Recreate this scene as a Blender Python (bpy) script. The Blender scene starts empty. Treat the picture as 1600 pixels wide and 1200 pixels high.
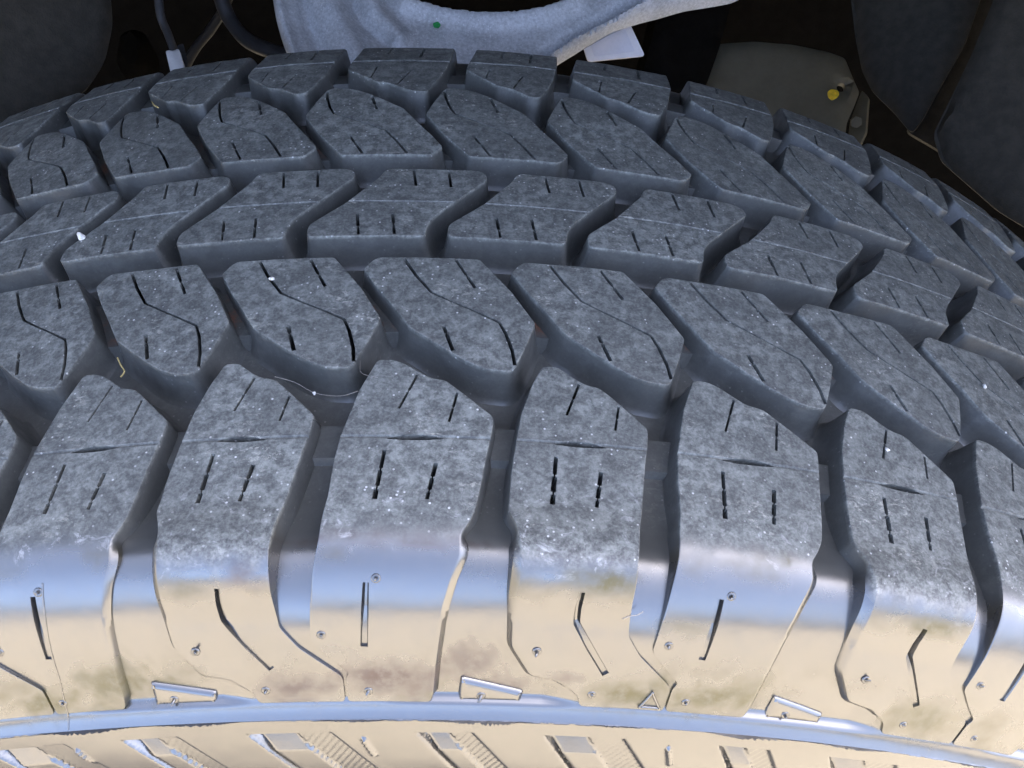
import bpy, bmesh, math, random
import numpy as np
from mathutils import Vector, Matrix
from mathutils.geometry import delaunay_2d_cdt

random.seed(4)
RNG = np.random.default_rng(7)
SC = bpy.context.scene
COL = SC.collection
PI = math.pi
HUB = 0.385                     # height of the wheel axle above the ground

# ------------------------------------------------------------------ camera
def cam_axes(yaw, pitch, roll):
    cy, sy, cp, sp = math.cos(yaw), math.sin(yaw), math.cos(pitch), math.sin(pitch)
    f = np.array([sy*cp, cy*cp, -sp]); r = np.array([cy, -sy, 0.0]); d = np.cross(f, r)
    cr, sr = math.cos(roll), math.sin(roll)
    return cr*r + sr*d, -sr*r + cr*d, f
CAM_POS = np.array([0.0, -0.19515454, 0.53088073 + HUB])
RX, DN, FW = cam_axes(0.08058281, 0.81482939, -0.09423946)
FOC = 1442.5
cam_d = bpy.data.cameras.new('camera'); cam = bpy.data.objects.new('camera', cam_d); COL.objects.link(cam)
cam_d.sensor_width = 36.0; cam_d.lens = 36.0*FOC/1600.0
cam_d.clip_start = 0.01; cam_d.clip_end = 3000.0
m = Matrix.Identity(4)
for i in range(3):
    m[i][0] = RX[i]; m[i][1] = -DN[i]; m[i][2] = -FW[i]; m[i][3] = CAM_POS[i]
cam.matrix_world = m
cam_d.dof.use_dof = False
SC.camera = cam
def at(px, py, y):
    """point of the world at depth y on the line of sight measured in the photograph"""
    d = (px-800)/FOC*RX + (py-600)/FOC*DN + FW
    t = (y-CAM_POS[1])/d[1]
    return CAM_POS + t*d

# ------------------------------------------------------------------ daylight
SUN_EL, SUN_AZ = math.radians(46), math.radians(34)      # behind the vehicle
w = bpy.data.worlds.new('World'); SC.world = w; w.use_nodes = True
nt = w.node_tree; nt.nodes.clear()
sky = nt.nodes.new('ShaderNodeTexSky'); sky.sky_type = 'NISHITA'; sky.sun_disc = False
sky.sun_elevation = SUN_EL; sky.sun_rotation = SUN_AZ
sky.air_density = 0.5; sky.dust_density = 7.5; sky.ozone_density = 1.0
bg = nt.nodes.new('ShaderNodeBackground'); bg.inputs['Strength'].default_value = 0.15
wo = nt.nodes.new('ShaderNodeOutputWorld')
nt.links.new(sky.outputs[0], bg.inputs[0]); nt.links.new(bg.outputs[0], wo.inputs[0])
sun_d = bpy.data.lights.new('sun', 'SUN'); sun_d.energy = 4.0; sun_d.angle = math.radians(0.5); sun_d.color = (1.0, 0.95, 0.88)
sun = bpy.data.objects.new('sun', sun_d); COL.objects.link(sun)
sdir = Vector((math.sin(SUN_AZ)*math.cos(SUN_EL), math.cos(SUN_AZ)*math.cos(SUN_EL), math.sin(SUN_EL)))
sun.rotation_euler = sdir.to_track_quat('Z', 'Y').to_euler()
SC.view_settings.view_transform = 'Standard'; SC.view_settings.look = 'None'
SC.view_settings.exposure = 4.15; SC.view_settings.gamma = 1.0

# ------------------------------------------------------------------ helpers
def tag(o, label=None, cat=None, group=None, kind=None):
    if label: o['label'] = label
    if cat: o['category'] = cat
    if group: o['group'] = group
    if kind: o['kind'] = kind
    return o
def empty(name, loc=(0, 0, 0)):
    o = bpy.data.objects.new(name, None); o.location = loc; o.empty_display_size = 0.05; COL.objects.link(o); return o
def link(name, me, mat, parent=None):
    o = bpy.data.objects.new(name, me); COL.objects.link(o)
    if mat is not None:
        for x in (mat if isinstance(mat, (list, tuple)) else [mat]): me.materials.append(x)
    if parent is not None: o.parent = parent
    return o
def mesh_np(name, V, F):
    """mesh from an array of points and a list/array of faces"""
    me = bpy.data.meshes.new(name)
    me.from_pydata([tuple(v) for v in V], [], [tuple(int(i) for i in f) for f in F]); me.update(); return me
def mesh_grid(name, V, F4):
    me = bpy.data.meshes.new(name)
    n, k = len(F4), F4.shape[1]
    me.vertices.add(len(V)); me.vertices.foreach_set('co', np.asarray(V, np.float32).ravel())
    me.loops.add(n*k); me.loops.foreach_set('vertex_index', F4.astype(np.int32).ravel())
    me.polygons.add(n); me.polygons.foreach_set('loop_start', np.arange(0, n*k, k, dtype=np.int32))
    me.polygons.foreach_set('loop_total', np.full(n, k, np.int32))
    me.update(calc_edges=True); return me
def fattr(me, name, vals):
    a = me.attributes.new(name, 'FLOAT', 'POINT'); a.data.foreach_set('value', np.asarray(vals, np.float32))
def smooth(me, deg=35):
    me.polygons.foreach_set('use_smooth', np.ones(len(me.polygons), bool))
    me.set_sharp_from_angle(angle=math.radians(deg)); me.update()
def sst(x, a, b):
    t = np.clip((np.asarray(x, float)-a)/(b-a), 0, 1); return t*t*(3-2*t)

# ------------------------------------------------------------------ materials
class NG:
    def __init__(s, name):
        s.m = bpy.data.materials.new(name); s.m.use_nodes = True; s.t = s.m.node_tree; s.t.nodes.clear()
        s.out = s.N('ShaderNodeOutputMaterial'); s.b = s.N('ShaderNodeBsdfPrincipled')
        s.L(s.b.outputs[0], s.out.inputs['Surface'])
        s.co = s.N('ShaderNodeTexCoord').outputs['Object']
    def N(s, t, **kw):
        n = s.t.nodes.new(t)
        for k, v in kw.items(): setattr(n, k, v)
        return n
    def L(s, a, b): s.t.links.new(a, b)
    def put(s, sock, v):
        if isinstance(v, bpy.types.NodeSocket): s.L(v, sock)
        elif isinstance(v, (tuple, list)) and len(v) == 3 and sock.type == 'RGBA': sock.default_value = (*v, 1)
        else: sock.default_value = v
    def set(s, **kw):
        for k, v in kw.items(): s.put(s.b.inputs[k.replace('_', ' ')], v)
    def math(s, op, a, b=0.0, clamp=False):
        n = s.N('ShaderNodeMath', operation=op, use_clamp=clamp); s.put(n.inputs[0], a); s.put(n.inputs[1], b); return n.outputs[0]
    def scale(s, v):
        n = s.N('ShaderNodeVectorMath', operation='MULTIPLY'); s.L(s.co, n.inputs[0]); n.inputs[1].default_value = v; return n.outputs[0]
    def noise(s, sc, det=4, rough=0.55, vec=None, dist=0.0):
        n = s.N('ShaderNodeTexNoise'); n.inputs['Scale'].default_value = sc; n.inputs['Detail'].default_value = det
        n.inputs['Roughness'].default_value = rough; n.inputs['Distortion'].default_value = dist
        s.L(vec if vec is not None else s.co, n.inputs['Vector']); return n.outputs['Fac']
    def voro(s, sc, vec=None, feat='F1'):
        n = s.N('ShaderNodeTexVoronoi', feature=feat); n.inputs['Scale'].default_value = sc
        s.L(vec if vec is not None else s.co, n.inputs['Vector']); return n
    def ramp(s, v, *stops, mode='LINEAR'):
        n = s.N('ShaderNodeMapRange', interpolation_type='SMOOTHSTEP' if mode != 'LIN' else 'LINEAR', clamp=True)
        (a, ya), (b, yb) = stops
        n.inputs['From Min'].default_value = a; n.inputs['From Max'].default_value = b
        n.inputs['To Min'].default_value = ya; n.inputs['To Max'].default_value = yb
        s.L(v, n.inputs['Value']); return n.outputs[0]
    def mix(s, f, a, b):
        n = s.N('ShaderNodeMix', data_type='RGBA'); s.put(n.inputs[0], f); s.put(n.inputs[6], a); s.put(n.inputs[7], b); return n.outputs[2]
    def attr(s, name): return s.N('ShaderNodeAttribute', attribute_name=name).outputs['Fac']
    def bump(s, h, strength, dist, normal=None):
        n = s.N('ShaderNodeBump'); n.inputs['Strength'].default_value = strength; n.inputs['Distance'].default_value = dist
        s.L(h, n.inputs['Height'])
        if normal is not None: s.L(normal, n.inputs['Normal'])
        return n.outputs[0]

def rubber():
    g = NG('tyre_rubber')
    wear, gloss = g.attr('wear'), g.attr('gloss')
    big, mid, fine = g.noise(60, 5, .6), g.noise(370, 5, .70, dist=.2), g.noise(1500, 3, .6)
    # how much dust clings: everywhere thin, in clouds, most on the running surface
    cloud = g.math('MULTIPLY', g.ramp(mid, (.38, .08), (.67, 1.0)), g.ramp(big, (.32, .45), (.66, 1.0)))
    grit = g.ramp(fine, (.38, .05), (.66, 1.0))
    d = g.math('ADD', g.math('MULTIPLY', cloud, .78), g.math('MULTIPLY', grit, .30))
    d = g.math('MULTIPLY', d, g.ramp(g.N('ShaderNodeObjectInfo').outputs['Random'], (0, .88), (1, 1.12), mode='LIN'))
    d = g.math('MULTIPLY', d, wear, True)
    base = g.mix(d, g.mix(g.attr('dusty_unshaded'), (.013, .013, .0135), (.050, .051, .048)), (.205, .212, .192))  # darkest tone: clean rubber, and shade painted inside the cuts
    # specks of pale grit lying on the tread
    vn = g.voro(800); sp = g.ramp(vn.outputs['Distance'], (.10, 1.0), (.26, 0.0))
    sc = g.N('ShaderNodeSeparateColor'); g.L(vn.outputs['Color'], sc.inputs[0])
    k = g.ramp(sc.outputs[0], (.66, 0.0), (.78, 1.0))
    patch = g.ramp(g.noise(90, 3, .6), (.42, .12), (.66, 1.0))
    speck = g.math('MULTIPLY', g.math('MULTIPLY', sp, k), g.math('MULTIPLY', patch, g.math('MULTIPLY', wear, .85)))
    base = g.mix(speck, base, (.62, .61, .58))
    # pale dry abrasion, in short strokes, here and there on the running surface
    ab = g.math('MULTIPLY', g.ramp(g.noise(55, 3, .6), (.52, 0), (.66, 1)), g.ramp(g.noise(900, 5, .75, vec=g.scale((.55, 1.0, 1.0)), dist=.6), (.53, 0), (.66, 1)))
    base = g.mix(g.math('MULTIPLY', g.math('MULTIPLY', ab, wear), .6), base, (.40, .39, .335))
    # whitish scuffs where the running surface ends
    sc2 = g.math('MULTIPLY', g.ramp(g.noise(170, 7, .7, dist=1.2), (.56, 0), (.70, 1)), g.attr('scuff'))
    base = g.mix(g.math('MULTIPLY', sc2, .42), base, (.50, .50, .49))
    # dust strip plus olive-brown reflections painted into the glossy shoulder colour
    dust_and_reflection = g.math('MULTIPLY', g.ramp(g.noise(62, 3, .55), (.42, 0), (.70, 1)), g.math('MULTIPLY', gloss, g.ramp(g.noise(420, 3, .6), (.3, .65), (.7, 1.0))))
    dust_and_reflection = g.math('MULTIPLY', dust_and_reflection, g.math('MULTIPLY', g.attr('dust_and_reflection'), .6))
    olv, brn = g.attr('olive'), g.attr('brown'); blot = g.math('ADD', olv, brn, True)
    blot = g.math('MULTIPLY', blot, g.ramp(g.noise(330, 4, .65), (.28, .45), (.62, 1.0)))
    dust_and_reflection = g.math('MAXIMUM', dust_and_reflection, blot)
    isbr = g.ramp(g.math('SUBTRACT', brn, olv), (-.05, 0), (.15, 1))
    base = g.mix(g.math('MULTIPLY', dust_and_reflection, 1.0), base, g.mix(isbr, (.072, .058, .012), (.062, .034, .024)))
    base = g.mix(g.math('MULTIPLY', g.attr('rust'), g.ramp(g.noise(140, 5, .65), (.48, 0), (.66, .8))), base, (.15, .062, .034))
    rough_wall = g.ramp(g.noise(300, 4), (.3, .30), (.7, .42))
    rough_gl = g.math('ADD', g.ramp(g.noise(220, 5, .6), (.3, .19), (.7, .26)), g.math('MULTIPLY', dust_and_reflection, .36))
    n = g.N('ShaderNodeMix', data_type='FLOAT'); g.L(gloss, n.inputs[0]); g.L(rough_wall, n.inputs[2]); g.L(rough_gl, n.inputs[3])
    n2 = g.N('ShaderNodeMix', data_type='FLOAT'); g.L(wear, n2.inputs[0]); g.L(n.outputs[0], n2.inputs[2])
    n2.inputs[3].default_value = .62
    ior = g.math('SUBTRACT', g.math('SUBTRACT', g.math('ADD', 1.7, g.math('MULTIPLY', gloss, .5)), g.math('MULTIPLY', wear, .2)), g.math('MULTIPLY', dust_and_reflection, .78))
    h = g.math('ADD', g.math('MULTIPLY', fine, g.math('ADD', g.math('MULTIPLY', wear, .7), .02)), g.math('MULTIPLY', mid, g.math('MULTIPLY', wear, .6)))
    nrm = g.bump(h, .5, .00035)
    nrm = g.bump(g.math('ADD', g.noise(45, 2, .5), g.math('MULTIPLY', g.noise(240, 3, .5), .06)), .22, .0016, nrm)
    g.set(Base_Color=base, Roughness=n2.outputs[0], IOR=ior, Normal=nrm)
    return g.m
def plain(name, col, rough, spec=.5, metal=0.0, var=.25, sc=120, bump=.15, bd=.0008):
    g = NG(name)
    n1, n2 = g.noise(sc, 6, .6), g.noise(sc*7, 3, .6)
    f = g.math('ADD', g.math('MULTIPLY', n1, .65), g.math('MULTIPLY', n2, .35))
    lo = tuple(c*(1-var) for c in col); hi = tuple(min(1, c*(1+var)) for c in col)
    g.set(Base_Color=g.mix(g.ramp(f, (.32, 0), (.68, 1)), lo, hi), Roughness=g.ramp(n2, (.3, max(.05, rough-.08)), (.7, min(1, rough+.08))), Metallic=metal, Normal=g.bump(f, bump, bd))
    g.b.inputs['Specular IOR Level'].default_value = spec
    return g.m
def cast_metal():
    g = NG('cast_aluminium')
    grain, cl = g.noise(750, 5, .75), g.noise(60, 5, .6)
    f = g.math('ADD', g.math('MULTIPLY', grain, .62), g.math('MULTIPLY', cl, .38))
    base = g.mix(g.ramp(f, (.36, 0), (.64, 1)), (.34, .345, .35), (.58, .59, .60))
    vn = g.voro(900); k = g.N('ShaderNodeSeparateColor'); g.L(vn.outputs['Color'], k.inputs[0])
    sp = g.math('MULTIPLY', g.ramp(vn.outputs['Distance'], (.15, 1), (.35, 0)), g.ramp(k.outputs[0], (.82, 0), (.86, 1)))
    base = g.mix(g.math('MULTIPLY', sp, .6), base, (.75, .76, .78))
    g.set(Base_Color=base, Roughness=.52, Metallic=.1, Normal=g.bump(grain, .22, .0005))
    return g.m
M_RUB = rubber()
M_CAST = cast_metal()
M_LINER = plain('black_liner_plastic', (.026, .0232, .018), .7, .12, sc=200, bump=.4, bd=.0012)
M_DARK = plain('underbody_black', (.007, .0064, .0056), .9, .0)
M_FRAME = plain('olive_frame_paint', (.105, .096, .068), .6, .35, var=.15, sc=60)
M_WHITE = plain('label_paper', (.78, .77, .80), .5, .4, var=.04)
M_LAV = plain('label_print', (.70, .70, .76), .5, .4, var=.05)
M_YEL = plain('yellow_paint', (.72, .50, .03), .5, .5, var=.25, sc=600)
M_GRN = plain('green_paint', (.03, .30, .08), .5, .5, var=.3, sc=900)
M_CONN = plain('grey_connector_plastic', (.42, .41, .40), .5, .4, var=.1)
M_WIRE = plain('wire_sheath', (.022, .022, .023), .6, .25)
M_STONE = plain('pale_stone', (.60, .58, .53), .8, .2, var=.25, sc=700)
M_STRAW = plain('dry_straw', (.34, .27, .11), .7, .3, var=.2, sc=900)
M_HAIR = plain('pale_fibre', (.24, .215, .185), .6, .4, var=.2, sc=900)
M_STEEL = plain('dark_rim_steel', (.12, .12, .125), .4, .5, metal=.6)
g = NG('sandy_ground')
f = g.math('ADD', g.math('MULTIPLY', g.noise(1.5, 8, .65), .5), g.math('MULTIPLY', g.noise(60, 4, .6), .5))
g.set(Base_Color=g.mix(g.ramp(f, (.35, 0), (.65, 1)), (.112, .098, .072), (.158, .141, .108)), Roughness=.9, Normal=g.bump(f, .5, .01))
M_GROUND = g.m

# ------------------------------------------------------------------ ground
gs = 1500.0
tag(link('ground', mesh_np('ground', [(-gs, -gs, 0), (gs, -gs, 0), (gs, gs, 0), (-gs, gs, 0)], [(0, 1, 2, 3)]), M_GROUND), kind='structure')

# ------------------------------------------------------------------ tyre cross-section: s = mm along the meridian from the crown, a = mm round the tread
R0 = 390.0
ES = [(0, 90), (90, 84.8), (93, 81), (96, 75), (98.5, 67), (100.5, 59), (103, 50), (105, 44), (107.5, 39), (110, 34), (112.5, 29.5), (115, 27), (118, 25), (124, 22),
      (130, 20.5), (132.8, 20), (134.4, 34), (136, 47), (137.55, 50), (137.56, 16), (150, 12), (165, 3), (185, -10), (210, -32), (235, -55)]
SS = np.arange(0, 235.01, 0.05)
EE = np.interp(SS, [e[0] for e in ES], [e[1] for e in ES])
k = np.ones(21)/21
Es = np.convolve(np.pad(EE, 10, mode='edge'), k, 'valid')
EE = np.where(np.abs(SS-137.55) < 1.2, EE, Es)
ER = np.radians(EE)
VV = np.concatenate([[0], np.cumsum(np.sin((ER[1:]+ER[:-1])/2)*0.05)])
RR = R0 - np.concatenate([[0], np.cumsum(np.cos((ER[1:]+ER[:-1])/2)*0.05)])
def inner_shape(c):
    """the inner half of the tread is a little fuller and its shoulder rounds off sooner"""
    return 1.6*sst(c, 22, 60) - 1.0*sst(c, 74, 88) - .09*np.clip(c-87, 0, 10)**2
def tyre_map(a, s, h):
    """chart (mm) -> metres, tyre centre at the origin, axle along y, outer face towards -y"""
    a, s, h = (np.asarray(x, float) for x in (a, s, h))
    c = np.abs(s); sg = np.where(s >= 0, 1.0, -1.0)
    v, r, e = np.interp(c, SS, VV), np.interp(c, SS, RR), np.interp(c, SS, ER)
    h = h + np.where(s < 0, inner_shape(c), 0.0)
    rr = r + np.sin(e)*h; y = -sg*(v + np.cos(e)*h); th = a/R0
    return np.stack([rr*np.sin(th), y, rr*np.cos(th)], -1)/1000.0
def tyre_normal(a, s, tilt=0.0):
    c = np.abs(s); sg = np.where(s >= 0, 1.0, -1.0); e = np.interp(c, SS, ER) + tilt; th = a/R0
    return np.stack([np.sin(e)*np.sin(th), -sg*np.cos(e), np.sin(e)*np.cos(th)], -1)

# pitch sequence of the tread (real tyres vary it), T[2] = 0
PITCH = {-1: 30.2, 0: 31.6, 1: 34.5, 2: 35.0, 3: 35.0, 4: 38.3, 5: 36.5, 6: 35.1, 7: 33.5, 8: 31.5, 9: 34.5, 10: 36.5, -2: 31.0, -3: 34.0, -4: 36.0, -5: 35.0}
J0, J1 = -17, 21
TJ = np.arange(J0-3, J1+5)
T = np.zeros(len(TJ)); i2 = int(np.where(TJ == 2)[0][0])
for i in range(i2+1, len(TJ)): T[i] = T[i-1] + PITCH.get(int(TJ[i-1]), 34.5)
for i in range(i2-1, -1, -1): T[i] = T[i+1] - PITCH.get(int(TJ[i]), 34.5)
Tf = lambda u: np.interp(u, TJ, T)
Ti = lambda a: np.interp(a, T, TJ)

# ------------------------------------------------------------------ polygon tools (chart space)
def round_poly(P, r=1.0, seg=1.5, n=4):
    P = [np.array(p, float) for p in P]; out = []
    N = len(P)
    for i in range(N):
        p0, p1, p2 = P[i-1], P[i], P[(i+1) % N]
        d0, d1 = p0-p1, p2-p1; l0, l1 = np.hypot(*d0), np.hypot(*d1)
        rr = min(r, .45*l0, .45*l1)
        a, b = p1+d0/l0*rr, p1+d1/l1*rr
        for t in np.linspace(0, 1, n): out.append((1-t)**2*a+2*t*(1-t)*p1+t*t*b)
    res = []
    for i in range(len(out)):
        p, q = out[i], out[(i+1) % len(out)]; L = np.hypot(*(q-p))
        if L < 1e-4: continue
        k = max(1, int(math.ceil(L/seg)))
        for j in range(k): res.append(p+(q-p)*j/k)
    A = np.array(res)
    x, y = A[:, 0], A[:, 1]
    if np.sum(x*np.roll(y, -1)-np.roll(x, -1)*y) < 0: A = A[::-1]
    return A                                   # counter-clockwise
def offset(A, d):
    """outward offset of a counter-clockwise ring; d may vary per vertex"""
    e = np.roll(A, -1, 0)-A; e /= np.maximum(np.hypot(e[:, 0], e[:, 1]), 1e-9)[:, None]
    n = np.stack([e[:, 1], -e[:, 0]], 1); m_ = n+np.roll(n, 1, 0)
    m_ /= np.maximum((m_**2).sum(1)/2.0, .6)[:, None]
    return A + m_*np.asarray(d).reshape(-1, 1)
def inside(A, Q):
    x, y = Q[:, 0], Q[:, 1]; c = np.zeros(len(Q), bool); N = len(A)
    for i in range(N):
        x0, y0 = A[i]; x1, y1 = A[(i+1) % N]
        t = ((y0 > y) != (y1 > y))
        with np.errstate(divide='ignore', invalid='ignore'):
            c ^= t & (x < (x1-x0)*(y-y0)/(y1-y0)+x0)
    return c
def seg_dist(A, Q, closed=True):
    d = np.full(len(Q), 1e9); N = len(A)
    for i in range(N if closed else N-1):
        p, q = A[i], A[(i+1) % N]; v = q-p; t = np.clip(((Q-p)@v)/max(v@v, 1e-12), 0, 1)
        d = np.minimum(d, np.hypot(*(Q-(p+t[:, None]*v)).T))
    return d
def cap(A, step, jitter=.25, holes=()):
    """triangles filling ring A (minus holes), with points inside it about step apart"""
    lo, hi = A.min(0), A.max(0)
    gx, gy = np.meshgrid(np.arange(lo[0], hi[0], step), np.arange(lo[1], hi[1], step*.87))
    gx[1::2] += step/2
    Q = np.stack([gx.ravel(), gy.ravel()], 1); Q += RNG.uniform(-jitter, jitter, Q.shape)*step
    ok = inside(A, Q) & (seg_dist(A, Q) > step*.5)
    for H in holes: ok &= ~inside(H, Q) & (seg_dist(H, Q) > step*.4)
    Q = Q[ok]; pts = [A]+[np.array(H) for H in holes]; edges = []; o = 0
    for r in pts:
        edges += [(o+i, o+(i+1) % len(r)) for i in range(len(r))]; o += len(r)
    allp = np.concatenate(pts+[Q])
    v, e, f, ov, oe, of = delaunay_2d_cdt([Vector(p) for p in allp], edges, [], 0, 1e-7, True)
    P = np.array([(q.x, q.y) for q in v]); tri = np.array([t for t in f if len(t) == 3], int)
    c = P[tri].mean(1); ok = inside(A, c)
    for H in holes: ok &= ~inside(H, c)
    tri = tri[ok]
    remap = {}
    for new, olds in enumerate(ov):
        for q in olds: remap[q] = new
    return P, tri, [remap[i] for i in range(o)]
def prism_flat(bm, poly, lo, hi, foot=None):
    """closed prism over a convex or gently concave chart polygon (cutters)"""
    poly = np.asarray(poly, float); x, y = poly[:, 0], poly[:, 1]
    foot = poly if foot is None else np.asarray(foot, float)
    if np.sum(x*np.roll(y, -1)-np.roll(x, -1)*y) < 0: poly = poly[::-1]; foot = foot[::-1]
    poly = poly + (poly-foot)*(hi/max(-lo, 1e-6)) if hi > 0 and foot is not poly else poly
    b = [bm.verts.new((p[0], p[1], lo)) for p in foot]; t = [bm.verts.new((p[0], p[1], hi)) for p in poly]; n = len(poly)
    bm.faces.new(b[::-1]); bm.faces.new(t)
    for i in range(n): bm.faces.new((b[i], b[(i+1) % n], t[(i+1) % n], t[i]))
def stroke(P, wd):
    """outline of a polyline of width wd (tapering allowed: wd may be a list)"""
    P = np.array(P, float); n = len(P); W = np.broadcast_to(np.asarray(wd, float), (n,))
    if P[:, 1].max() > 95:                       # on the bend of the shoulder a cut needs many short steps
        t = np.concatenate([[0], np.cumsum(np.hypot(*np.diff(P, axis=0).T))]); m_ = int(t[-1]/.9)+2
        q = np.linspace(0, t[-1], m_); W = np.interp(q, t, W); P = np.stack([np.interp(q, t, P[:, 0]), np.interp(q, t, P[:, 1])], 1); n = m_
    tn = np.gradient(P, axis=0) if n > 2 else np.repeat([P[1]-P[0]], 2, 0)
    tn = tn/np.hypot(tn[:, 0], tn[:, 1])[:, None]; nn = np.stack([-tn[:, 1], tn[:, 0]], 1)
    return np.concatenate([P+nn*W[:, None]/2, (P-nn*W[:, None]/2)[::-1]])

def flat_block(outline, cuts, r=1.0, step=2.6, rings=None, soft=None, depth=9.7):
    """block in chart space as (verts, triangles): bevelled top, drafted walls with a fillet at the foot, sipes cut out"""
    A = round_poly(outline, r, 1.4)
    sc = np.where(A[:, 1] > 112, .35, 1.0)
    if rings is None:
        rings = [(3.4, -depth), (2.2, -depth+.75), (1.45, -depth+2.0), (.72, -4.6), (.16, -1.1), (.02, -.30), (-.06, -.09), (-.26, 0.0)]
    V, F = [], []; prev = None
    for k, (d, h) in enumerate(rings):
        dd = d*np.where((h > -1.05), sc, np.where(A[:, 1] > 112, .3, 1.0)); hh = h*np.where(h > -.5, sc, 1.0) if h > -.5 else np.full(len(A), h)
        B = offset(A, dd)
        if soft is not None:                     # flank of a shoulder lug that slopes softly down to the recess beside it
            wk = sst(A[:, 1], 95, 100)*(1-sst(A[:, 1], 131.5, 133.5))*soft(A)
            B = offset(A, dd*(1-wk)+wk*np.interp(h, [-9.7, -2.0, -1.1, -.3, 0], [2.4, 1.9, 1.2, .25, -.35]))
        if k == len(rings)-1: top = B; break
        o = len(V); V += [(p[0], p[1], z) for p, z in zip(B, hh)]; n = len(B)
        if prev is not None: F += [(prev+i, prev+(i+1) % n, o+(i+1) % n, o+i) for i in range(n)]
        else: bottom = list(range(n))
        prev = o
    P, tri, ringmap = cap(top, step)
    o = len(V); V += [(p[0], p[1], rings[-1][1]) for p in P]; n = len(A)
    F += [(prev+i, prev+(i+1) % n, o+ringmap[(i+1) % n], o+ringmap[i]) for i in range(n)]
    F += [tuple(o+i for i in t) for t in tri]
    F.append(tuple(bottom[::-1]))
    me = mesh_np('flat', V, F); ob = bpy.data.objects.new('flat', me); COL.objects.link(ob)
    cos = []
    for poly, d, *ft in cuts:
        bm = bmesh.new(); prism_flat(bm, poly, -d, .35 if ft else 1.5, ft[0] if ft else None)
        cm = bpy.data.meshes.new('cut'); bm.to_mesh(cm); bm.free()
        co = bpy.data.objects.new('cut', cm); COL.objects.link(co); cos.append(co)
        md = ob.modifiers.new('b', 'BOOLEAN'); md.operation = 'DIFFERENCE'; md.solver = 'EXACT'; md.object = co
    dg = bpy.context.evaluated_depsgraph_get()
    bm = bmesh.new(); bm.from_object(ob, dg)
    bmesh.ops.recalc_face_normals(bm, faces=bm.faces)
    dead = [f for f in bm.faces if all(v.co.z < -depth+.02 for v in f.verts)]
    bmesh.ops.delete(bm, geom=dead, context='FACES')
    bmesh.ops.triangulate(bm, faces=bm.faces)
    bm.verts.ensure_lookup_table(); bm.verts.index_update()
    Vn = np.array([v.co[:] for v in bm.verts]); Fn = np.array([[v.index for v in f.verts] for f in bm.faces])[:, ::-1]; bm.free()
    bpy.data.objects.remove(ob)
    for co in cos: bpy.data.objects.remove(co)
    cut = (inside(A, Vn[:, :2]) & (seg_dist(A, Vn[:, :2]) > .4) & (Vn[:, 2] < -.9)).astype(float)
    return Vn, Fn, cut

def lug_rise(s, amp):
    """how far the tall shoulder lugs stand proud of the shoulder curve, and its slope"""
    c = np.abs(s)
    f = lambda q: amp*sst(q, 89, 101.5)*(1-sst(q, 101.5, 114.5))
    return f(c), (f(c+.05)-f(c-.05))/.1

def painted_reflections(a, s):
    """reflected surroundings painted as blots on the shoulder: (olive, brown), each with its own place and outline"""
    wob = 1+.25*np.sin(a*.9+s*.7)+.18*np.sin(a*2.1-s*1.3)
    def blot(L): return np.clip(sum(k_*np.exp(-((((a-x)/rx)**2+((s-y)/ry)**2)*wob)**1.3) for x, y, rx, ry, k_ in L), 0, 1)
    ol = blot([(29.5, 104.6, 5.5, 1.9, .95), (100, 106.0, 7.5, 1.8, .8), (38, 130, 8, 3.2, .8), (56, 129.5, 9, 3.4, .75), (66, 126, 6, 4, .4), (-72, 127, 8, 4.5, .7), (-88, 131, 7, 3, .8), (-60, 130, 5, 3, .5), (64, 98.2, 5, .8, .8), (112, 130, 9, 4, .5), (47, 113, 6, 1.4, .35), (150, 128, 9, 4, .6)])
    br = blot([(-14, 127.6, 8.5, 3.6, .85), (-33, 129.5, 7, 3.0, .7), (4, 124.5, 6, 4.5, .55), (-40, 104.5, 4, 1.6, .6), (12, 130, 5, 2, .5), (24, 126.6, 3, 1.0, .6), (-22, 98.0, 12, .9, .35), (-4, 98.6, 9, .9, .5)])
    return ol, br

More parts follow.
